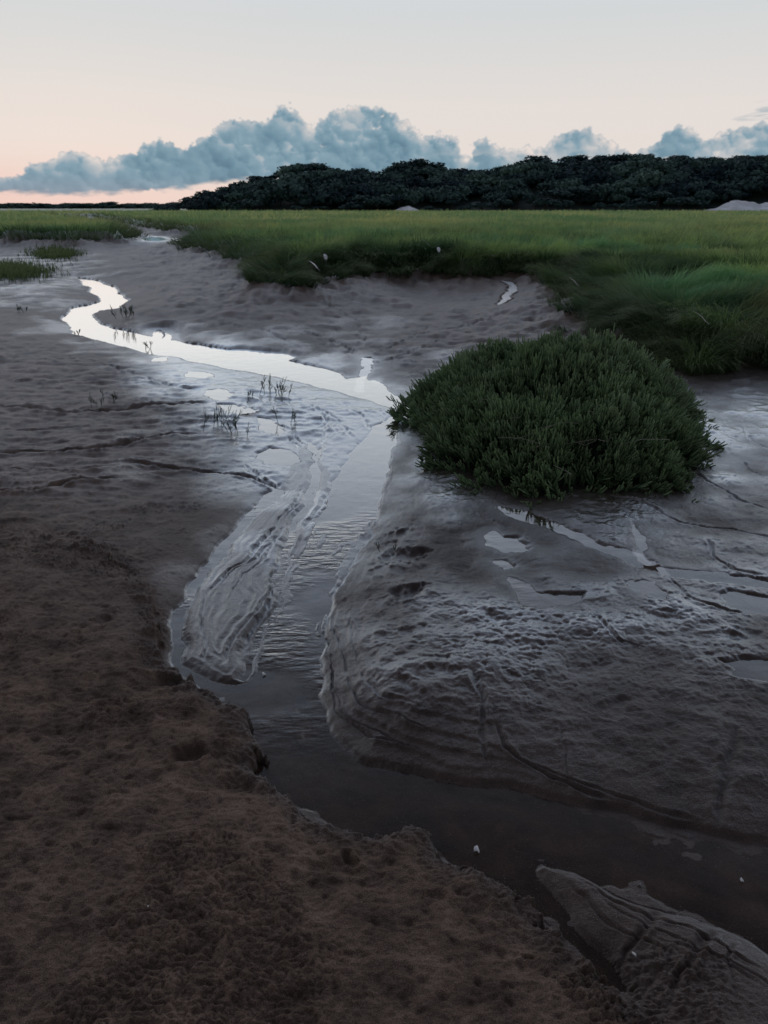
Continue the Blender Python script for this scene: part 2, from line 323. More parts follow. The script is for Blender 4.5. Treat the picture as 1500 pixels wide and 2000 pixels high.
hgt = t.math('ADD', t.math('MULTIPLY', nC, .7), t.math('MULTIPLY', nG, t.n('ShaderNodeMapRange', {0: wet, 1: 0.0, 2: 1.0, 3: .42, 4: .12}).outputs[0]))
bmp = t.n('ShaderNodeBump', {'Strength': bs, 'Distance': .009, 'Height': hgt}).outputs[0]
b = t.n('ShaderNodeBsdfPrincipled', {'Base Color': c, 'Roughness': rgh, 'Normal': bmp, 'IOR': 1.30})
fc = t.math('POWER', t.n('ShaderNodeLayerWeight', {'Blend': .5, 'Normal': bmp}).outputs['Facing'], 3.0)
film = t.math('MULTIPLY', t.math('MULTIPLY', t.math('POWER', wet, 1.5), fc), 1.25, clamp=True)
gls = t.n('ShaderNodeBsdfGlossy', {'Color': (.80, .90, 1, 1), 'Roughness': t.n('ShaderNodeMapRange', {0: wet, 1: .3, 2: 1.0, 3: .30, 4: .13}).outputs[0], 'Normal': bmp})
mx = t.n('ShaderNodeMixShader', {0: film, 1: b.outputs[0], 2: gls.outputs[0]})
t.n('ShaderNodeOutputMaterial', {0: mx.outputs[0]})
# water: a clear film over the sand
mw, t = newmat('shallow_water')
pos = t.n('ShaderNodeNewGeometry').outputs['Position']
mp = t.n('ShaderNodeMapping', {'Vector': pos, 'Rotation': (0, 0, -.25), 'Scale': (13, 32, 9)}).outputs[0]
w1 = t.noise(mp, 1.0, 2, .55); w2 = t.noise(pos, 9, 3, .5)
area = t.sst(t.noise(pos, 2.1, 1, .5), .42, .58)
ysep = t.n('ShaderNodeSeparateXYZ', {0: pos}).outputs[1]; xsep = t.n('ShaderNodeSeparateXYZ', {0: pos}).outputs[0]
near = t.math('MULTIPLY', t.math('SUBTRACT', 1.0, t.sst(ysep, 3.2, 4.0)), t.math('MULTIPLY', t.sst(ysep, 1.7, 2.3), t.math('SUBTRACT', 1.0, t.sst(xsep, .3, .6))))
hh = t.math('ADD', t.math('MULTIPLY', t.math('MULTIPLY', w1, area), t.math('ADD', t.math('MULTIPLY', near, 1.1), .02)), t.math('MULTIPLY', w2, .25))
bmp = t.n('ShaderNodeBump', {'Strength': .75, 'Distance': .009, 'Height': hh}).outputs[0]
fc = t.math('POWER', t.n('ShaderNodeLayerWeight', {'Blend': .5, 'Normal': bmp}).outputs['Facing'], 4.2)
fr = t.math('MULTIPLY_ADD', fc, 2.0, .002, clamp=True)
tr = t.n('ShaderNodeBsdfTransparent', {0: (.94, .88, .84, 1)}); gl = t.n('ShaderNodeBsdfGlossy', {'Color': (.92, .97, 1, 1), 'Roughness': .05, 'Normal': bmp})
mx = t.n('ShaderNodeMixShader', {0: fr, 1: tr.outputs[0], 2: gl.outputs[0]}); t.n('ShaderNodeOutputMaterial', {0: mx.outputs[0]})
def leafmat(name, tipc, trans=.3, tipa=.5, rough=.6):
    m, t = newmat(name)
    c = t.n('ShaderNodeAttribute', attribute_name='tint').outputs['Color']; tip = t.attr('tip')
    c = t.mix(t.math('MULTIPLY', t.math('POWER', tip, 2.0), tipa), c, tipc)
    b = t.n('ShaderNodeBsdfPrincipled', {'Base Color': c, 'Roughness': rough, 'IOR': 1.35})
    sh = b
    if trans:
        tl = t.n('ShaderNodeBsdfTranslucent', {0: c}); sh = t.n('ShaderNodeMixShader', {0: trans, 1: b.outputs[0], 2: tl.outputs[0]})
    t.n('ShaderNodeOutputMaterial', {0: sh.outputs[0]}); return m
m_grass = leafmat('marsh_grass_blades', (.45, .55, .26), .38, .42)
m_shoot = leafmat('glasswort_green', (.42, .56, .29), 0, .65, .5)
m_tree = leafmat('dark_scrub_leaves', (.09, .14, .13), 0, .35, .8)
def lerp(a, b, f): a = np.array(a, np.float32); b = np.array(b, np.float32); return a+(b-a)*np.asarray(f)[..., None]
def rgba(c): return np.concatenate([c, np.ones((len(c), 1), np.float32)], 1).astype(np.float32)
def flat(name, c, rough=.6, nscale=40, var=.3):
    m, t = newmat(name); pos = t.n('ShaderNodeTexCoord').outputs['Object']
    nz = t.noise(pos, nscale, 3, .6)
    cc = t.mix(t.sst(nz, .3, .7), tuple(x*(1-var) for x in c), c)
    b = t.n('ShaderNodeBsdfPrincipled', {'Base Color': cc, 'Roughness': rough}); t.n('ShaderNodeOutputMaterial', {0: b.outputs[0]}); return m
m_core = flat('dark_mound', (.016, .026, .014), .9, 30); m_bark = flat('grey_bark', (.05, .042, .035), .9, 6)  # core: very dark green tone for the mound beneath the shoots
m_dead = flat('bleached_dead_stem', (.42, .38, .32), .7, 60); m_white = flat('white_shell', (.75, .74, .72), .35, 90, .15)
m_feather = flat('white_feather_vane', (.85, .86, .87), .6, 60, .1); m_dune = flat('pale_dune_sand', (.88, .89, .92), .9, .35, .3)
m_trickle = flat('white_trickle', (.90, .92, .95), .3, 14, .3)  # white colour stands in for the sky reflection this trickle lacks
m_hill = flat('dark_scrub_floor', (.026, .044, .036), .95, .3, .5)

# ------------------------------------------------------------------ ground sheet
ys = [-6, -4, -2.5, -1.5, -.8, -.3, .1, .35, .55]
y = .70
while y < 6000:
    ys.append(y); dep = y*cP+H*sP
    y += min(.85*dep*dep/1116, .0095*y if y < 120 else .04*y)
ys = np.array(ys); NC = 980
Wd = np.maximum((ys*cP+H*sP)*.482*1.27, 1.6)
sg = np.linspace(-1, 1, NC)
X = (sg[None, :]*Wd[:, None]).astype(np.float32); Y = np.repeat(ys[:, None], NC, 1).astype(np.float32)
Z, s_, wet_, dry_, grs_, var_, var2_, brn_, und_, flw_ = terrain(X.ravel(), Y.ravel(), True)
xf, yf = X.ravel(), Y.ravel()
a = lerp((.070, .048, .040), (.145, .102, .085), var_)
a = a*(1-.35*(var2_ > .55)*(var2_-.55)/.45)[:, None]
farS = ss(6, 12, yf)[:, None]; a = a*(1+.3*farS)
bw = np.maximum(brn_, dry_)[:, None]
a = a*(1-bw) + lerp((.088, .056, .043), (.280, .190, .145), np.clip(var_*.45+var2_*.85-.14, 0, 1))*bw
uw = (und_*1.0)[:, None]; a = a*(1-uw) + lerp((.026, .016, .011), (.120, .074, .052), np.clip(flw_*.7+var2_*.5-.15, 0, 1))*uw
a = a*(1-.35*wet_[:, None]*(1-uw))
fr1 = np.clip((yf-14)/55, 0, 1)[:, None]
turf = lerp((.030, .060, .024), (.070, .115, .045), var2_)*(1-fr1) + lerp((.27, .36, .16), (.42, .44, .22), np.clip(.5+.6*fbm(xf, yf, 9, 3, 141), 0, 1))*fr1
a = a*(1-grs_[:, None]) + turf*grs_[:, None]
NR = len(ys); print('ground', NR, NC)
idx = np.arange(NR*NC, dtype=np.int32).reshape(NR, NC)
Q = np.stack([idx[:-1, :-1], idx[:-1, 1:], idx[1:, 1:], idx[1:, :-1]], -1).reshape(-1, 4)
g = mesh_np('ground', np.stack([xf, yf, Z], 1), Q, mg, {'wet': wet_, 'grass': grs_, 'albedo': rgba(a)})
tag(g, kind='structure')
w = mesh_np('water', [(-22, .2, WL), (10, .2, WL), (10, 60, WL), (-22, 60, WL)], [(0, 1, 2, 3)], mw); tag(w, kind='structure')
for i, (p, (pa, pb, pc)) in enumerate(zip(PUD, PLV)):
    e = .0035*p[:, 1].mean(); x0, y0 = p.min(0)-e*5-.03; x1, y1 = p.max(0)+e*5+.03
    nx = int(min(160, max(30, (x1-x0)/e*1.2))); ny = int(min(120, max(24, (y1-y0)/e*1.2)))
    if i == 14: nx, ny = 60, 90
    gx, gy = np.meshgrid(np.linspace(x0, x1, nx), np.linspace(y0, y1, ny)); gx = gx.ravel().astype(np.float32); gy = gy.ravel().astype(np.float32)
    farw = ss(5, 12, gy); nn3 = fbm(gx, gy, .07, 3, 53)
    wx = gx + .020*fbm(gx, gy, .22, 4, 3)+farw*.08*fbm(gx, gy, 1.3, 3, 21)+.010*nn3; wy = gy + .022*fbm(gx, gy, .22, 4, 9)+farw*.14*fbm(gx, gy, 1.3, 3, 25)+.010*nn3
    ins = sdf(wx, wy, p, 1.) < e*(2.6 if i != 14 else .3)
    ii = np.arange(len(gx)).reshape(ny, nx); Qp = np.stack([ii[:-1, :-1], ii[:-1, 1:], ii[1:, 1:], ii[1:, :-1]], -1).reshape(-1, 4); Qp = Qp[ins[Qp].all(1)]
    if len(Qp) == 0: continue
    tag(mesh_np('puddle', np.stack([gx, gy, pa+pb*gx+pc*gy+(.004 if i == 14 else 0)], 1), Qp, m_trickle if i == 14 else mw), kind='structure')

def hit(u, v, lift=0.0):
    dx = (u-750)/F; dy = (1000-v)/F; d = np.array((dx, cP+dy*sP, -sP+dy*cP))
    ts = np.exp(np.linspace(math.log(1.0), math.log(250), 1500))
    pts = np.array((0, 0, H))[None]+ts[:, None]*d[None]
    z, _ = terrain(pts[:, 0], pts[:, 1]); k = np.argmax(pts[:, 2] <= np.maximum(z, WL)+lift)
    return float(pts[k, 0]), float(pts[k, 1]), float(max(z[k], WL))

# ------------------------------------------------------------------ grass
def blades(name, B, L, wd, az, droop, tint, mat):
    n = len(B); ux, uy = np.cos(az), np.sin(az); wa = rng.uniform(0, math.pi, n)
    sx, sy = np.cos(wa)*wd, np.sin(wa)*wd
    V = np.zeros((n, 4, 2, 3), np.float32)
    for k, f in enumerate((0, .4, .75, 1.0)):
        out = L*droop*f**1.7; upz = L*(f - .62*droop*f**2.4)
        hwid = (1, .9, .6, .12)[k]*.5
        for j, sg_ in enumerate((-1, 1)):
            V[:, k, j, 0] = B[:, 0]+ux*out+sg_*sx*hwid; V[:, k, j, 1] = B[:, 1]+uy*out+sg_*sy*hwid; V[:, k, j, 2] = B[:, 2]+upz
    base = (np.arange(n, dtype=np.int32)*8)[:, None]
    q = np.array([[0, 1, 3, 2], [2, 3, 5, 4], [4, 5, 7, 6]], np.int32)
    Q = (base[:, :, None]+q[None]).reshape(-1, 4)
    tip = np.tile(np.repeat(np.array([0, .4, .75, 1.0], np.float32), 2), n)
    return mesh_np(name, V.reshape(-1, 3), Q, mat, {'tint': rgba(np.repeat(tint, 8, axis=0)), 'tip': tip})
def scatter(n, y0, y1, pw, spread=1.2):
    q = rng.random(n); y = (y0**pw+(y1**pw-y0**pw)*q)**(1/pw)
    x = rng.uniform(-1, 1, n)*(y*cP+H*sP)*.482*spread
    return x.astype(np.float32), y.astype(np.float32)
def gtint(x, y, s, k, tall):
    f = np.clip(.50+1.2*fbm(x, y, 2.4, 3, 221)+.6*fbm(x, y, .5, 2, 225)+rng.normal(0, .18, k), 0, 1)
    c = lerp((.038, .125, .050), (.38, .55, .17), f)
    teal = np.clip(fbm(x, y, 3.5, 2, 231)*1.3-.1, 0, .6)[:, None]; c = c*(1-teal)+np.array((.11, .40, .24))*teal
    straw = np.clip(fbm(x, y, 1.6, 3, 235)*1.3-.45, 0, .5)[:, None]; c = c*(1-straw)+np.array((.45, .43, .21))*straw
    fy = np.clip((y-12)/35, 0, 1)[:, None]; c = c*(1-fy) + lerp((.20, .39, .16), (.60, .62, .26), np.clip(.5+1.3*fbm(x, y*.6, 9, 4, 141)+rng.normal(0, .1, k), 0, 1))*fy
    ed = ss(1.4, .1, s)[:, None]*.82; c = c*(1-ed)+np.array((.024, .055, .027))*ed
    return c*np.clip(.35+.65*tall, .3, 1.2)[:, None]  # hollows of short grass darkened, their shade put into the blade colour
def grass_zone(name, n, y0, y1, pw, Lr, label, edge=-.12):
    x, y = scatter(n, y0, y1, pw)
    z, s = terrain(x, y, pud=False); m = (s > edge + .28*pn(x/.5, y/.5, 5)+.2*pn(x/.2, y/.2, 6))
    x, y, z, s = x[m], y[m], z[m], s[m]; k = len(x)
    az = -1.2 + 2.4*pn(x/2.2, y/2.2, 201) + 1.2*pn(x/.6, y/.6, 203) + rng.normal(0, .5, k)
    e = .4; _, sx = terrain(x+e, y, pud=False); _, sy = terrain(x, y+e, pud=False)
    gx, gy = -(sx-s), -(sy-s); ga = np.arctan2(gy, gx); wgt = ss(1.5, .1, s)
    az = np.arctan2(np.sin(az)*(1-wgt)+np.sin(ga)*wgt*1.4, np.cos(az)*(1-wgt)+np.cos(ga)*wgt*1.4)
    droop = np.clip(.64+.35*pn(x/1.3, y/1.3, 207)+rng.normal(0, .20, k)+.25*wgt, .12, 1.2)
    tall = np.clip(1+.5*pn(x/1.7, y/1.7, 211)+.8*pn(x/.45, y/.45, 213), .3, 1.9)
    L = rng.uniform(Lr[0], Lr[1], k)*tall*(.7+.3*ss(-.1, .4, s))*(1+.35*wgt)
    wd = np.maximum(.0035, y*.00072)*rng.uniform(.7, 1.4, k)
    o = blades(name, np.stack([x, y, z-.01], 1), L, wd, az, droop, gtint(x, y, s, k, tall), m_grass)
    print(name, k); return tag(o, label, 'grass', kind='stuff')
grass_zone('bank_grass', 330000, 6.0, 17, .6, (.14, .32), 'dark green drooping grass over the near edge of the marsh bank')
grass_zone('marsh_grass', 160000, 17, 52, .3, (.18, .38), 'tangled green marsh grass of the level meadow behind the bank')
grass_zone('meadow_grass', 70000, 52, 175, .3, (.28, .50), 'yellowish meadow grass stretching to the foot of the wooded hill')
def patch(u0, u1, v0, v1, n, label):
    u = rng.normal(0, .45, n); v = rng.normal(0, .45, n)
    pts = np.array([G((u0+u1)/2+a*(u1-u0)/2, np.clip((v0+v1)/2+b_*(v1-v0)/2, v0-4, v1+6), .0) for a, b_ in zip(u, v)])
    z, s = terrain(pts[:, 0], pts[:, 1])
    o = blades('grass_patch', np.stack([pts[:, 0], pts[:, 1], z], 1), rng.uniform(.08, .2, n), np.maximum(.004, pts[:, 1]*.0007), rng.uniform(0, 6.28, n), rng.uniform(.1, .6, n), lerp((.03, .07, .02), (.12, .18, .06), rng.random(n)), m_grass)
    tag(o, label, 'grass', kind='stuff')
patch(-60, 100, 520, 552, 4500, 'low green grass patch on the far sand at the left edge')
patch(60, 158, 492, 513, 2200, 'small grass patch on the sand below the far left meadow')

# ------------------------------------------------------------------ glasswort
def sticks(name, A, r, tips, tint, mat, parent=None):
    """A: (n,3,3) three points of each stick, r: (n,3)"""
    n = len(A); dirv = A[:, 2]-A[:, 0]; dirv /= np.linalg.norm(dirv, axis=1)[:, None]+1e-9
    ref = np.where(np.abs(dirv[:, 2:3]) > .9, np.array([[1., 0, 0]]), np.array([[0, 0, 1.]]))
    a = np.cross(dirv, ref); a /= np.linalg.norm(a, axis=1)[:, None]; b_ = np.cross(dirv, a)
    V = np.zeros((n, 3, 3, 3), np.float32)
    for j in range(3):
        th = 2*math.pi*j/3
        off = a*math.cos(th)+b_*math.sin(th)
        for k in range(3): V[:, k, j] = A[:, k]+off*r[:, k:k+1]
    q = []
    for k in range(2):
        for j in range(3): q.append([k*3+j, k*3+(j+1) % 3, (k+1)*3+(j+1) % 3, (k+1)*3+j])
    Q = ((np.arange(n, dtype=np.int32)*9)[:, None, None]+np.array(q, np.int32)[None]).reshape(-1, 4)
    return mesh_np(name, V.reshape(-1, 3), Q, mat, {'tint': rgba(np.repeat(tint, 9, axis=0)), 'tip': np.repeat(tips, 3, axis=1).ravel()}, parent)
def shoots(base, dirs, Ls, nb, rr=.0028, shade=None):
    As, Rs, Ts, Ns = [], [], [], []
    n = len(base); perp = rng.normal(0, 1, (n, 3))
    rn = lerp((.024, .066, .040), (.110, .200, .095), np.clip(rng.random(n)*.7+(0 if shade is None else shade), 0, 1))
    mid = base+dirs*Ls[:, None]*.5+perp*Ls[:, None]*.04; end = base+dirs*Ls[:, None]+perp*Ls[:, None]*.02
    As.append(np.stack([base, mid, end], 1)); Rs.append(np.tile([[rr*.8, rr*1.2, rr*.9]], (n, 1))); Ts.append(np.tile([[0, .5, 1.]], (n, 1))); Ns.append(rn)
    for k in range(nb):
        f = rng.uniform(.2, .75, n)[:, None]; p0 = base+(end-base)*f
        lat = rng.normal(0, 1, (n, 3)); lat -= dirs*(lat*dirs).sum(1)[:, None]; lat /= np.linalg.norm(lat, axis=1)[:, None]
        l = (Ls*rng.uniform(.2, .42, n))[:, None]
        p1 = p0+lat*l*.35+dirs*l*.4; p2 = p0+lat*l*.42+dirs*l
        As.append(np.stack([p0, p1, p2], 1)); Rs.append(np.tile([[rr*.7, rr*1.1, rr*.85]], (n, 1)))
        Ts.append(np.concatenate([f*.8, f*.6+.3, np.minimum(f*.5+.6, 1)], 1)); Ns.append(rn)
    return np.concatenate(As), np.concatenate(Rs), np.concatenate(Ts), np.concatenate(Ns)
fl = G(775, 880); fr_ = G(1405, 880); ff = G(1110, 985)
cx0 = (fl[0]+fr_[0])/2+.03; RX = (fr_[0]-fl[0])/2*.89; RY = 1.44; cy0 = ff[1]+RY
def dome(a, r):
    """a angle, r 0..1 -> local x,y,z"""
    rad = 1+.07*np.sin(3*a+1)+.06*np.sin(5*a+.5)+.055*np.sin(9*a)+.04*np.sin(17*a+2)
    x = np.cos(a)*r*RX*rad; y = np.sin(a)*r*RY*rad
    z = .405*np.maximum(1-r**2.4, 0)**.8*(1+.40*pn(x*2.0+3, y*2.0, 301)+.28*pn(x*5, y*5, 303))*(1 - .25*ss(.2, -RX, x))
    return x, y, z
cz = 0.03
bush = empty('glasswort_clump', (cx0, cy0, cz), 'large low dome of dark green glasswort growing on the sand beside the creek bend', 'plant')
na, nr = 96, 26
aa = np.linspace(0, 2*math.pi, na, endpoint=False); rr_ = np.linspace(0.001, 1, nr)
AA, RR = np.meshgrid(aa, rr_); x, y, z = dome(AA.ravel(), RR.ravel()*.90)
ii = np.arange(na*nr).reshape(nr, na)
Q = np.stack([ii[:-1], np.roll(ii[:-1], -1, 1), np.roll(ii[1:], -1, 1), ii[1:]], -1).reshape(-1, 4)
mesh_np('root_mound', np.stack([x, y, z-.08+.02*pn(x*9, y*9, 4)], 1), Q[:, ::-1], m_core, parent=bush)
n = 8800; a = rng.uniform(0, 2*math.pi, n); r = np.sqrt(rng.random(n))**.85*rng.uniform(.92, 1.08, n)
x, y, z = dome(a, r)
outw = np.stack([np.cos(a)*r**2*.6, np.sin(a)*r**2*.6, 1-.4*r**4], 1)+rng.normal(0, .20, (n, 3)); outw /= np.linalg.norm(outw, axis=1)[:, None]
Ls = rng.uniform(.07, .17, n)*(1+.45*pn(x*4, y*4, 9)+.45*pn(x*9, y*9, 10))*(1-.10*r**4)
A, R_, T, N = shoots(np.stack([x, y, z-.040], 1), outw, Ls, 6, .0044, .8*pn(x*3, y*3, 17))
sticks('foliage', A, R_, T, N, m_shoot, bush)
for k in range(18):
    a = rng.normal(-1.75, .38, 1); r = rng.uniform(.62, .93, 1); x, y, z = dome(a, r)
    p0 = np.array([x[0], y[0], z[0]+.10]); dv = rng.normal(0, 1, 3)*np.array([.11, .06, .04]); p2 = p0+dv; p1 = (p0+p2)/2+rng.normal(0, .02, 3)
    sticks('dead_stem', np.array([[p0, p1, p2]]), np.full((1, 3), .0016), np.zeros((1, 3)), np.ones((1, 3)), m_dead, bush)

SPR = [(425,838,55,9,'tuft of upright glasswort seedlings on wet sand left of the puddles'),(460,846,45,7,'glasswort seedlings leaning right beside the tuft left of the creek'),
 (530,768,45,5,'tall thin glasswort sprig standing in the bright wet flat'),(547,773,26,6,'short dark glasswort sprig touching the taller sprig in the wet flat'),(570,826,40,4,'single leaning sprig by the lower puddle left of the creek bend'),
 (182,792,32,3,'leftmost pair of thin sprigs on the dark left sand'),(215,786,26,4,'small branching sprig on the left sand right of the thin pair'),(252,620,34,7,'far tuft of sprigs right of the creek hairpin'),
 (286,682,22,3,'tiny sprig on the creek edge below the hairpin'),(765,1075,30,2,'lone tiny sprig on the sand right of the rippled channel'),(484,775,16,3,'very small sprig left of the tall sprig in the wet flat'),(888,712,26,5,'dark sprig at the far left foot of the glasswort clump'),(40,610,16,4,'tiny far sprig near the left edge of the sand'),(150,655,14,3,'tiny sprig left of the creek hairpin')]
for u, v, hpx, k, lab in SPR:
    x, y, z = hit(u, v); hm = hpx/F*math.hypot(y, H)*1.0
    root = empty('glasswort_seedling', (x, y, z), lab, 'seedling', 'glasswort seedlings on the sand')
    base = np.stack([rng.normal(0, hm*.30, k), rng.normal(0, hm*.2, k), np.full(k, -.005)], 1)
    dv = rng.normal(0, .3, (k, 3)); dv[:, 2] = 1; dv /= np.linalg.norm(dv, axis=1)[:, None]
    for i in range(k):
        A, R_, T, N = shoots(base[i:i+1], dv[i:i+1], hm*rng.uniform(.6, 1, 1), 4, .0017*max(1, y/4.5))
        sticks('stem', A, R_, T*.5, N*.5, m_shoot, root)

# ------------------------------------------------------------------ small white things
def feather(u, v, size, rot, lab, lift=.0):
    x, y, z = hit(u, v, lift); root = empty('feather', (x, y, z+lift+.01), lab, 'feather'); root.rotation_euler = (.5, .2, rot)
    V, Qs = [], []; n = 9
    for k in range(n):
        f = k/(n-1); wv = size*.26*math.sin(math.pi*min(1, f*.92+.08))**.7; cz_ = size*.18*math.sin(f*2.2)
        jag = 1+.18*((k % 2)*2-1)
        V += [(-wv*jag, size*(f-.5), cz_+.01*size), (0, size*(f-.5)+.03*size, cz_), (wv*.8/jag, size*(f-.5), cz_+.03*size)]
    for k in range(n-1):
        for j in range(2): q = k*3+j; Qs.append((q, q+1, q+4, q+3))
    mesh_np('vane', V, Qs, m_feather, parent=root)
    A = np.array([[(0, -size*.75, -.02*size), (0, 0, size*.16), (0, size*.5, size*.17)]]); sticks('shaft', A, np.full((1, 3), size*.018), np.zeros((1, 3)), np.ones((1, 3)), m_white, root)
feather(635, 505, .15, .4, 'white feather standing in the dark bank grass at the creek corner', .24)
feather(611, 523, .19, 1.3, 'white feather lying lower down the corner of the grass bank', .22)
feather(830, 480, .17, 1.5, 'pale feather on the marsh grass above the middle of the bank', .26)
feather(856, 496, .14, .2, 'small pale feather just right of another on the marsh grass', .24)
feather(1118, 553, .14, 1.2, 'white feather on the bank grass above the bare sand slope', .22)
feather(1364, 626, .15, 1.3, 'large white feather caught in the grass at the right', .26)
feather(318, 655, .09, 1.0, 'pale feather on sand at the far edge of the creek')
def shell(u, v, size, rot, lab, tilt=.5):
    x, y, z = hit(u, v); na, nr_ = 12, 5; V = []; Qs = []
    for i in range(nr_):
        for j in range(na):
            th = math.pi*(j/(na-1))*1.15-.3; f = (i+.3)/nr_
            rad = size*.5*f*(1+.12*math.sin(5*th+2*i)); V.append((rad*math.cos(th)*.55, rad*math.sin(th)*1.1, size*.14*(1-f*f)+.004*(j % 2)*f*size))
    for i in range(nr_-1):
        for j in range(na-1): q = i*na+j; Qs.append((q, q+1, q+na+1, q+na))
    o = mesh_np('shell_fragment', V, Qs, m_white); md = o.modifiers.new('thickness', 'SOLIDIFY'); md.thickness = size*.06
    o.location = (x, y, z+size*.12); o.rotation_euler = (tilt, .3, rot); tag(o, lab, 'shell')
shell(930, 1665, .026, .1, 'white broken shell on the dark creek mud by the crumbling bank')
shell(516, 1322, .022, .9, 'small white shell fragment in the rippled creek beside the left bars')
shell(1240, 1868, .016, 1.2, 'tiny white shell in the groove of the lower right sand bar')
shell(1448, 1726, .016, .3, 'pale shell chip on the creek bed near the right edge')
shell(180, 668, .05, .3, 'pale shell chip by the far creek bend')
shell(290, 1776, .006, .3, 'tiny pale shell grain on the brown sand in the near left')
shell(120, 752, .02, 1.0, 'pale speck of shell on the dark left sand')

# ------------------------------------------------------------------ wooded hill
SIL = [(250,402),(320,398),(360,388),(400,374),(450,364),(485,350),(520,334),(575,323),(620,320),(660,327),(700,332),(745,334),(775,323),(810,313),(850,318),(890,331),(930,328),(965,321),(1000,323),(1040,312),(1075,308),(1110,309),(1145,313),(1185,306),(1215,297),(1245,294),(1280,301),(1320,308),(1370,310),(1420,306),(1460,303),(1500,298),(1700,290),(2000,310),(2400,350)]
RD = 230.0
def ang(u, v):
    dx = (u-750)/F; dy = (1000-v)/F; d = (dx, cP+dy*sP, -sP+dy*cP); return d[0]/d[1], d[2]/d[1]
sa = np.array([ang(u, v) for u, v in SIL])
def ridge(tx): return np.interp(tx, sa[:, 0], sa[:, 1])*RD + H      # skyline height over x/y
def hillz(X, Y):
    top = np.maximum(ridge(X/np.maximum(Y, 1))-4.2, -1.5)
    k = ss(172, 226, Y)**1.1; bk = ss(420, 240, Y)
    return .3+top*k*bk + .9*fbm(X, Y, 26, 3, 401)*ss(180, 205, Y)*np.clip(top/5, 0, 1)-.35*(1-k)
hx = np.linspace(-120, 330, 150); hy = np.linspace(165, 420, 90); HX, HY = np.meshgrid(hx, hy); HZ = hillz(HX.ravel(), HY.ravel())
ii = np.arange(HX.size).reshape(HX.shape); Q = np.stack([ii[:-1, :-1], ii[:-1, 1:], ii[1:, 1:], ii[1:, :-1]], -1).reshape(-1, 4)
tag(mesh_np('hill', np.stack([HX.ravel(), HY.ravel(), HZ], 1), Q, m_hill), kind='structure')
def ltint(r): return lerp((.016, .042, .058), (.125, .215, .175), r)  # blue lean of the leaf colour stands in for distance haze
def crown(seed, nq=800, nb=14, flatf=.62):
    r = np.random.default_rng(seed); c = r.normal(0, 1, (nb, 3)); c /= np.linalg.norm(c, axis=1)[:, None]; c[:, 2] = np.abs(c[:, 2])*.9-.15
    c *= np.array([1, 1, flatf])*r.uniform(.45, .95, nb)[:, None]; br = r.uniform(.22, .50, nb)
    k = r.integers(0, nb, nq); d = r.normal(0, 1, (nq, 3)); d /= np.linalg.norm(d, axis=1)[:, None]
    p = c[k]+d*br[k][:, None]*np.array([1, 1, .75])*r.uniform(.7, 1.15, nq)[:, None]
    a1 = r.normal(0, 1, (nq, 3)); a1 /= np.linalg.norm(a1, axis=1)[:, None]; a2 = np.cross(a1, d); a2 /= np.linalg.norm(a2, axis=1)[:, None]+1e-9
    sz = r.uniform(.05, .11, nq)[:, None]
    V = np.stack([p-a1*sz-a2*sz*.6, p+a1*sz-a2*sz*.6, p+a1*sz+a2*sz*.7, p-a1*sz*.6+a2*sz], 1)
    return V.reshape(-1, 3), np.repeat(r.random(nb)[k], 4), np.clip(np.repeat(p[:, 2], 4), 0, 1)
CR = [crown(500+i, flatf=f) for i, f in enumerate((.62, .42, .85, .5, .72))]
crown_me = []
for V, rn, tp in CR:
    o = mesh_np('crown', V, np.arange(len(V)).reshape(-1, 4), m_tree, {'tint': rgba(ltint(rn*.5)), 'tip': tp}, link=False, smooth=False); crown_me.append(o.data); bpy.data.objects.remove(o)
def trunkmesh():
    A = [[(0, 0, -1.0), (.06, .02, -.5), (.03, .0, .1)], [(.03, 0, -.45), (.25, .1, -.15), (.45, .15, .15)], [(.03, 0, -.4), (-.2, -.1, -.1), (-.4, -.1, .2)], [(.03, 0, -.3), (0, .2, 0), (.05, .4, .25)]]
    R = [[.09, .065, .03], [.04, .03, .012], [.04, .03, .012], [.035, .025, .01]]
    o = sticks('trunk', np.array(A, float), np.array(R), np.zeros((4, 3)), np.ones((4, 3)), m_bark); m = o.data; bpy.data.objects.remove(o); return m
trunk_me = trunkmesh()
def tree(x, y, z, rad, hgt, lab, group, k):
    root = empty('tree', (x, y, z), lab, 'tree', group)
    c = bpy.data.objects.new('crown', crown_me[k]); COL.objects.link(c); c.parent = root; c.location = (0, 0, hgt*.62); c.scale = (rad, rad, hgt*.42); c.rotation_euler = (0, 0, random.uniform(0, 6.28))
    tk = bpy.data.objects.new('trunk', trunk_me); COL.objects.link(tk); tk.parent = root; tk.location = (0, 0, hgt*.6); tk.scale = (rad, rad, hgt*.64)
us = 318; i = 0; bent = False
while us < 1640:
    v = np.interp(us, [p[0] for p in SIL], [p[1] for p in SIL])
    tx, tz = ang(us, v); yy = random.uniform(218, 236); xx = tx*yy; top = tz*yy+H
    gz = float(hillz(np.array([xx]), np.array([yy]))[0]); hg = max(top-gz+random.uniform(-1.0, 1.3)*min(1, (us-300)/150), 1.0)
    rad = min(max(hg*.62, 1.2), 3.4)*random.uniform(.6, 1.7)
    if us > 1140 and not bent:
        bent = True; tree(xx, yy, gz, 3.4, hg+1.0, 'flat topped wind bent tree standing clear of the wooded skyline at photo right', None, 1)
    else: tree(xx, yy, gz, rad, hg, 'dark rounded tree on the skyline of the distant wooded hill', 'skyline trees of the wooded hill', i % 5)
    i += 1; us += random.uniform(12, 36)
us = 340
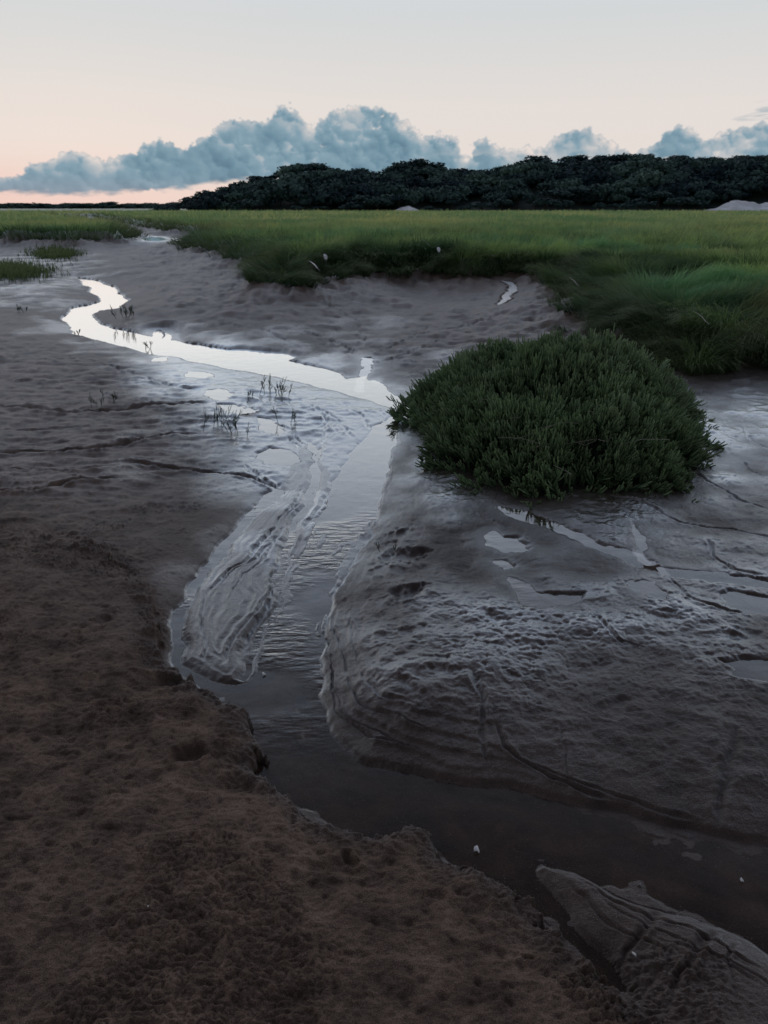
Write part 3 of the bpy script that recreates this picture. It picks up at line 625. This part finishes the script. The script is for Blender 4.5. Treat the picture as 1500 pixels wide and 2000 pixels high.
while us < 1620:
    tx, _ = ang(us, 410); yy = random.uniform(172, 190); gz = float(hillz(np.array([tx*yy]), np.array([yy]))[0]); hg = random.uniform(1.2, 4.6)*min(1, .4+(us-320)/300)
    if 1360 < us < 1530: hg = 1.3; yy = 186
    tree(tx*yy, yy, gz, hg*random.uniform(.6, 1.1), hg, 'low dark tree at the foot of the wooded hill beside the meadow', 'trees along the foot of the hill', i % 5); i += 1; us += random.uniform(16, 44)
Vs, Rn, Tp = [], [], []
for j in range(520):
    yy = 186+40*rng.random()**.8; tx = rng.uniform(-.29, .56); xx = tx*yy
    if ridge(tx) < 4.5 and rng.random() < .6: continue
    gz = float(hillz(np.array([xx]), np.array([yy]))[0])
    sc = rng.uniform(1.3, 5.0); hz = sc*rng.uniform(.5, .95); lim = ridge(tx)*yy/RD
    if ridge(tx) < 5: sc *= .55; hz *= .55
    zc = min(gz+hz*.55, lim-hz*.75)
    V, rn, tp = CR[j % 5]; th = rng.uniform(0, 6.28); c_, s__ = math.cos(th), math.sin(th)
    lit_ = .45+1.2*float(pn(np.array([xx/14]), np.array([yy/9]), 811)[0])  # lit patches of the slope, painted into the leaf tint by noise
    Vs.append(np.stack([(V[:, 0]*c_-V[:, 1]*s__)*sc+xx, (V[:, 0]*s__+V[:, 1]*c_)*sc+yy, V[:, 2]*hz+zc], 1)); Rn.append(np.clip(rn*.4+rng.uniform(-.2, .3)+lit_*.7-.15, 0, 1.4)); Tp.append(tp)
V = np.concatenate(Vs); o = mesh_np('hillside_wood', V, np.arange(len(V)).reshape(-1, 4), m_tree, {'tint': rgba(ltint(np.concatenate(Rn))), 'tip': np.concatenate(Tp)}, smooth=False)
tag(o, 'dark scrub wood covering the slope of the distant hill', 'wood', kind='stuff')
Vs, Rn, Tp = [], [], []
for j in range(200):
    yy = rng.uniform(620, 700); xx = ang(rng.uniform(-150, 420), 400)[0]*yy; sc = rng.uniform(3, 7)
    V, rn, tp = CR[j % 5]; Vs.append(V*np.array([sc*1.6, sc, sc*.55])+np.array([xx, yy, 1.0+rng.uniform(0, 1.5)])); Rn.append(rn); Tp.append(tp)
V = np.concatenate(Vs); o = mesh_np('distant_treeline', V, np.arange(len(V)).reshape(-1, 4), m_tree, {'tint': rgba(ltint(np.concatenate(Rn))), 'tip': np.concatenate(Tp)}, smooth=False)
tag(o, 'thin dark line of far trees on the left horizon', 'wood', kind='stuff')
def dune(pts, yy, name):
    us_ = np.linspace(pts[0][0], pts[-1][0], 60); vs_ = np.interp(us_, [p[0] for p in pts], [p[1] for p in pts]); ny = 14; V = []
    for j in range(ny):
        gq = j/(ny-1)
        for u_, v_ in zip(us_, vs_):
            tx, tz = ang(u_, v_); top = max(tz*(yy+4)+H, .3)+.35*float(fbm(np.array([u_]), np.array([3.]), 22, 3, 7)[0])*min(1, max(0, (412-v_)/8))
            y_ = yy-4+12*gq; V.append((tx*y_, y_, .2+(top-.2)*gq**.8*(1+.25*float(fbm(np.array([u_]), np.array([gq*40]), 25, 2, 9)[0]))))
    nx = 60; Qs = [(j*nx+i_, j*nx+i_+1, (j+1)*nx+i_+1, (j+1)*nx+i_) for j in range(ny-1) for i_ in range(nx-1)]
    tag(mesh_np(name, V, Qs, m_dune), kind='structure')
dune([(1362,414),(1388,409),(1408,402),(1425,394),(1440,389),(1462,393),(1480,396),(1500,394),(1560,390),(1640,408)], 174, 'sand_dune')
dune([(770,411),(784,405),(798,401),(808,404),(820,411)], 173, 'sand_slope')

# ------------------------------------------------------------------ cumulus bank, far beyond the hill: glowing sheet, light and shade painted in
def c2(u, v): a, b_ = ang(u, v); return math.degrees(math.atan(a)), math.degrees(math.atan(b_*math.cos(math.atan(a))))
TOP = [(-250,362),(-100,356),(0,352),(45,342),(60,320),(110,312),(135,294),(165,303),(200,312),(235,307),(262,300),(278,284),(310,272),(340,277),(350,300),(380,284),(405,270),(430,241),(455,228),(490,236),(520,242),(537,210),(560,204),(585,228),(612,252),(640,224),(680,210),(725,204),(770,224),(800,238),(822,272),(850,262),(885,268),(900,292),(912,318),(928,286),(950,266),(970,290),(1020,290),(1060,288),(1085,268),(1110,256),(1150,248),(1190,275),(1215,292),(1240,298),(1275,288),(1300,260),(1330,242),(1362,264),(1375,276),(1400,262),(1450,245),(1500,236),(1600,250),(1750,300)]
BOT = [(-250,372),(0,378),(150,383),(260,377),(350,372),(430,358),(520,352),(600,360),(1750,380)]
tt = np.array([c2(u, v) for u, v in TOP]); bb = np.array([c2(u, v) for u, v in BOT])
CA = np.linspace(-35, 36, 1350); CE = np.linspace(.0, 8.6, 230); ca, ce = np.meshgrid(CA, CE); ca = ca.ravel(); ce = ce.ravel()
wa = ca + .26*fbm(ca, ce, .8, 5, 601, .62)+.05*fbm(ca, ce, .15, 2, 605); we = ce + .20*fbm(ca, ce, .6, 5, 611, .62)+.05*fbm(ca, ce, .15, 2, 615)
hz_ = np.full(ca.shape, -9.); nxs = np.zeros(ca.shape); nzs = np.zeros(ca.shape); dep_ = np.full(ca.shape, -9.)
R3 = np.random.default_rng(77)
def puff(x0, y0, r, zz):
    i0 = np.searchsorted(CA, x0-r-.8); i1 = np.searchsorted(CA, x0+r+.8); j0 = np.searchsorted(CE, y0-r-.8); j1 = np.searchsorted(CE, y0+r+.8)
    if i1 <= i0 or j1 <= j0: return
    sel = (np.arange(j0, j1)[:, None]*len(CA)+np.arange(i0, i1)[None]).ravel()
    dx = (wa[sel]-x0)/r; dy = (we[sel]-y0)/r; q = 1-dx*dx-dy*dy; dep_[sel] = np.maximum(dep_[sel], q*r)
    hh_ = np.where(q > 0, zz+r*np.sqrt(np.maximum(q, 0)), -9); m = hh_ > hz_[sel]; sm = sel[m]
    hz_[sm] = hh_[m]; nxs[sm] = dx[m]; nzs[sm] = dy[m]
for k in range(6500):
    x0 = R3.uniform(-34, 35); tp0 = np.interp(x0, tt[:, 0], tt[:, 1]); b0 = np.interp(x0, bb[:, 0], bb[:, 1]); hgt_ = tp0-b0
    if hgt_ < .12: continue
    r = min(R3.choice([.8, .42, .24, .15, .09], p=[.05, .12, .26, .32, .25])*R3.uniform(.8, 1.25), hgt_*.45)
    f = 1-R3.random()**1.6 if r < .4 else R3.random()
    y0 = b0+r*.6+(hgt_-1.5*r)*np.clip(f, 0, 1)
    for dx_ in (-.7, .7):
        lim = np.interp(x0+dx_*r, tt[:, 0], tt[:, 1]); y0 = min(y0, lim-r*.55)
    puff(x0, max(y0, b0+.3*r), r, .5*(1-abs(f-.4))+R3.normal(0, .12)+(.8-r)*.5)
soft = fbm(ca, ce*1.2, 2.6, 6, 631, .6)
big = np.interp(ca, tt[:, 0], tt[:, 1])-ce
lit = .36 + .20*nxs + .27*nzs + .28*soft + .05*(hz_-.8)
lit = lit + .34*np.exp(-np.maximum(big, 0)/.28) - .08*ss(.6, 2.5, big) + .08*ss(-14, 0, ca)
img = lit.reshape(len(CE), len(CA)); al = ss(-.03, .04, dep_+.04*fbm(ca, ce, .3, 4, 651, .65)).reshape(img.shape)
def blur(a_, n_):
    for _ in range(n_):
        a_ = (np.roll(a_, 1, 0)+np.roll(a_, -1, 0)+2*a_)/4; a_ = (np.roll(a_, 1, 1)+np.roll(a_, -1, 1)+2*a_)/4
    return a_
img = .55*blur(np.where(al > 0, img, .5), 1)+.45*blur(np.where(al > 0, img, .5), 12); al = blur(al, 1)
lb = np.interp(ca, bb[:, 0], bb[:, 1]); al = al.ravel()*ss(-.12, .28, ce-lb+.16*fbm(ca, ce*3, 1.2, 3, 641)); lit = np.clip(img.ravel(), 0, 1)
al = al*(1-.6*ss(.05, .5, fbm(ca, ce*2, 2.2, 4, 661)+.1)*ss(2, 6, ca)*ss(3.9, 2.4, ce))
al = np.maximum(al, .6*ss(.0, .5, fbm(ca*.30, ce*2.0, 1.0, 4, 671))*ss(19, 24, ca)*ss(.8, 0, np.abs(ce-5.3-.05*(ca-25))))
al = np.maximum(al, .35*ss(.1, .5, fbm(ca*.3, ce*2.4, 1.0, 4, 675))*ss(-12, -20, ca)*ss(.5, 0, np.abs(ce-1.1)))
stops = np.array([0, .25, .5, .75, 1]); cols = np.array([(.10, .20, .275), (.15, .27, .35), (.22, .345, .425), (.45, .495, .525), (.80, .71, .66)])
cc = np.stack([np.interp(lit, stops, cols[:, k]) for k in range(3)], 1)
pk = (ss(2.4, .3, ce)*ss(0, -22, ca)*.45)[:, None]; cc = cc*(1-pk)+np.array((.42, .40, .45))*pk
RCL = 6000.0
V = np.stack([np.sin(np.radians(ca))*np.cos(np.radians(ce))*RCL, np.cos(np.radians(ca))*np.cos(np.radians(ce))*RCL, np.sin(np.radians(ce))*RCL+H], 1)
ii = np.arange(len(ca)).reshape(img.shape); Q = np.stack([ii[:-1, :-1], ii[:-1, 1:], ii[1:, 1:], ii[1:, :-1]], -1).reshape(-1, 4)
Q = Q[(al[Q] > .004).any(1)]
mc, t = newmat('evening_cloud'); colr = t.n('ShaderNodeAttribute', attribute_name='cloud').outputs['Color']; aa_ = t.attr('cover')
em = t.n('ShaderNodeEmission', {0: colr, 1: 1.0}); trn = t.n('ShaderNodeBsdfTransparent', {}); mx = t.n('ShaderNodeMixShader', {0: t.math('MULTIPLY', aa_, .97), 1: trn.outputs[0], 2: em.outputs[0]}); t.n('ShaderNodeOutputMaterial', {0: mx.outputs[0]})
tag(mesh_np('clouds', V, Q, mc, {'cloud': rgba(cc.astype(np.float32)), 'cover': al}), kind='structure')

# ------------------------------------------------------------------ sky
wd_ = bpy.data.worlds.new('World'); S.world = wd_; wd_.use_nodes = True; t = NT(wd_.node_tree)
gen = t.n('ShaderNodeTexCoord').outputs['Generated']
X_, Y_, Z_ = t.n('ShaderNodeSeparateXYZ', {0: gen}).outputs
az = t.math('ARCTAN2', X_, Y_); el = t.math('ARCSINE', Z_); deg = math.pi/180
eln = t.math('DIVIDE', t.math('MAXIMUM', el, 0.0), 90*deg)
base = t.ramp(eln, [(0, (.80, .70, .65)), (.035, (.82, .74, .70)), (.07, (.79, .74, .71)), (.12, (.68, .70, .71)), (.20, (.66, .72, .82)), (.30, (.44, .53, .68)), (.5, (.13, .17, .25)), (1, (.05, .065, .10))])
lft = t.sst(az, 4*deg, -34*deg); low = t.sst(el, 4.5*deg, 0.2*deg)
base = t.mix(t.math('MULTIPLY', t.math('MULTIPLY', lft, low), .8), base, (.80, .56, .53))
base = t.mix(t.math('MULTIPLY', t.sst(Y_, .3, -.5), .8), base, (.085, .085, .10))
sky = t.n('ShaderNodeTexSky'); sky.sky_type = 'NISHITA'; sky.sun_disc = False; sky.sun_elevation = math.radians(3); sky.sun_rotation = math.radians(-20)
nb_ = t.mix(1.0, sky.outputs[0], (.05, .05, .05), 'MULTIPLY')
final = t.mix(.04, base, nb_)
bg = t.n('ShaderNodeBackground', {0: final, 1: 1.0}); t.n('ShaderNodeOutputWorld', {0: bg.outputs[0]})
sl = bpy.data.lights.new('sun', 'SUN'); sl.energy = .28; sl.angle = math.radians(110); sl.color = (1, .84, .74); so = bpy.data.objects.new('sun', sl); COL.objects.link(so)
so.rotation_euler = (math.radians(65), 0, math.radians(180+15))
print('done')
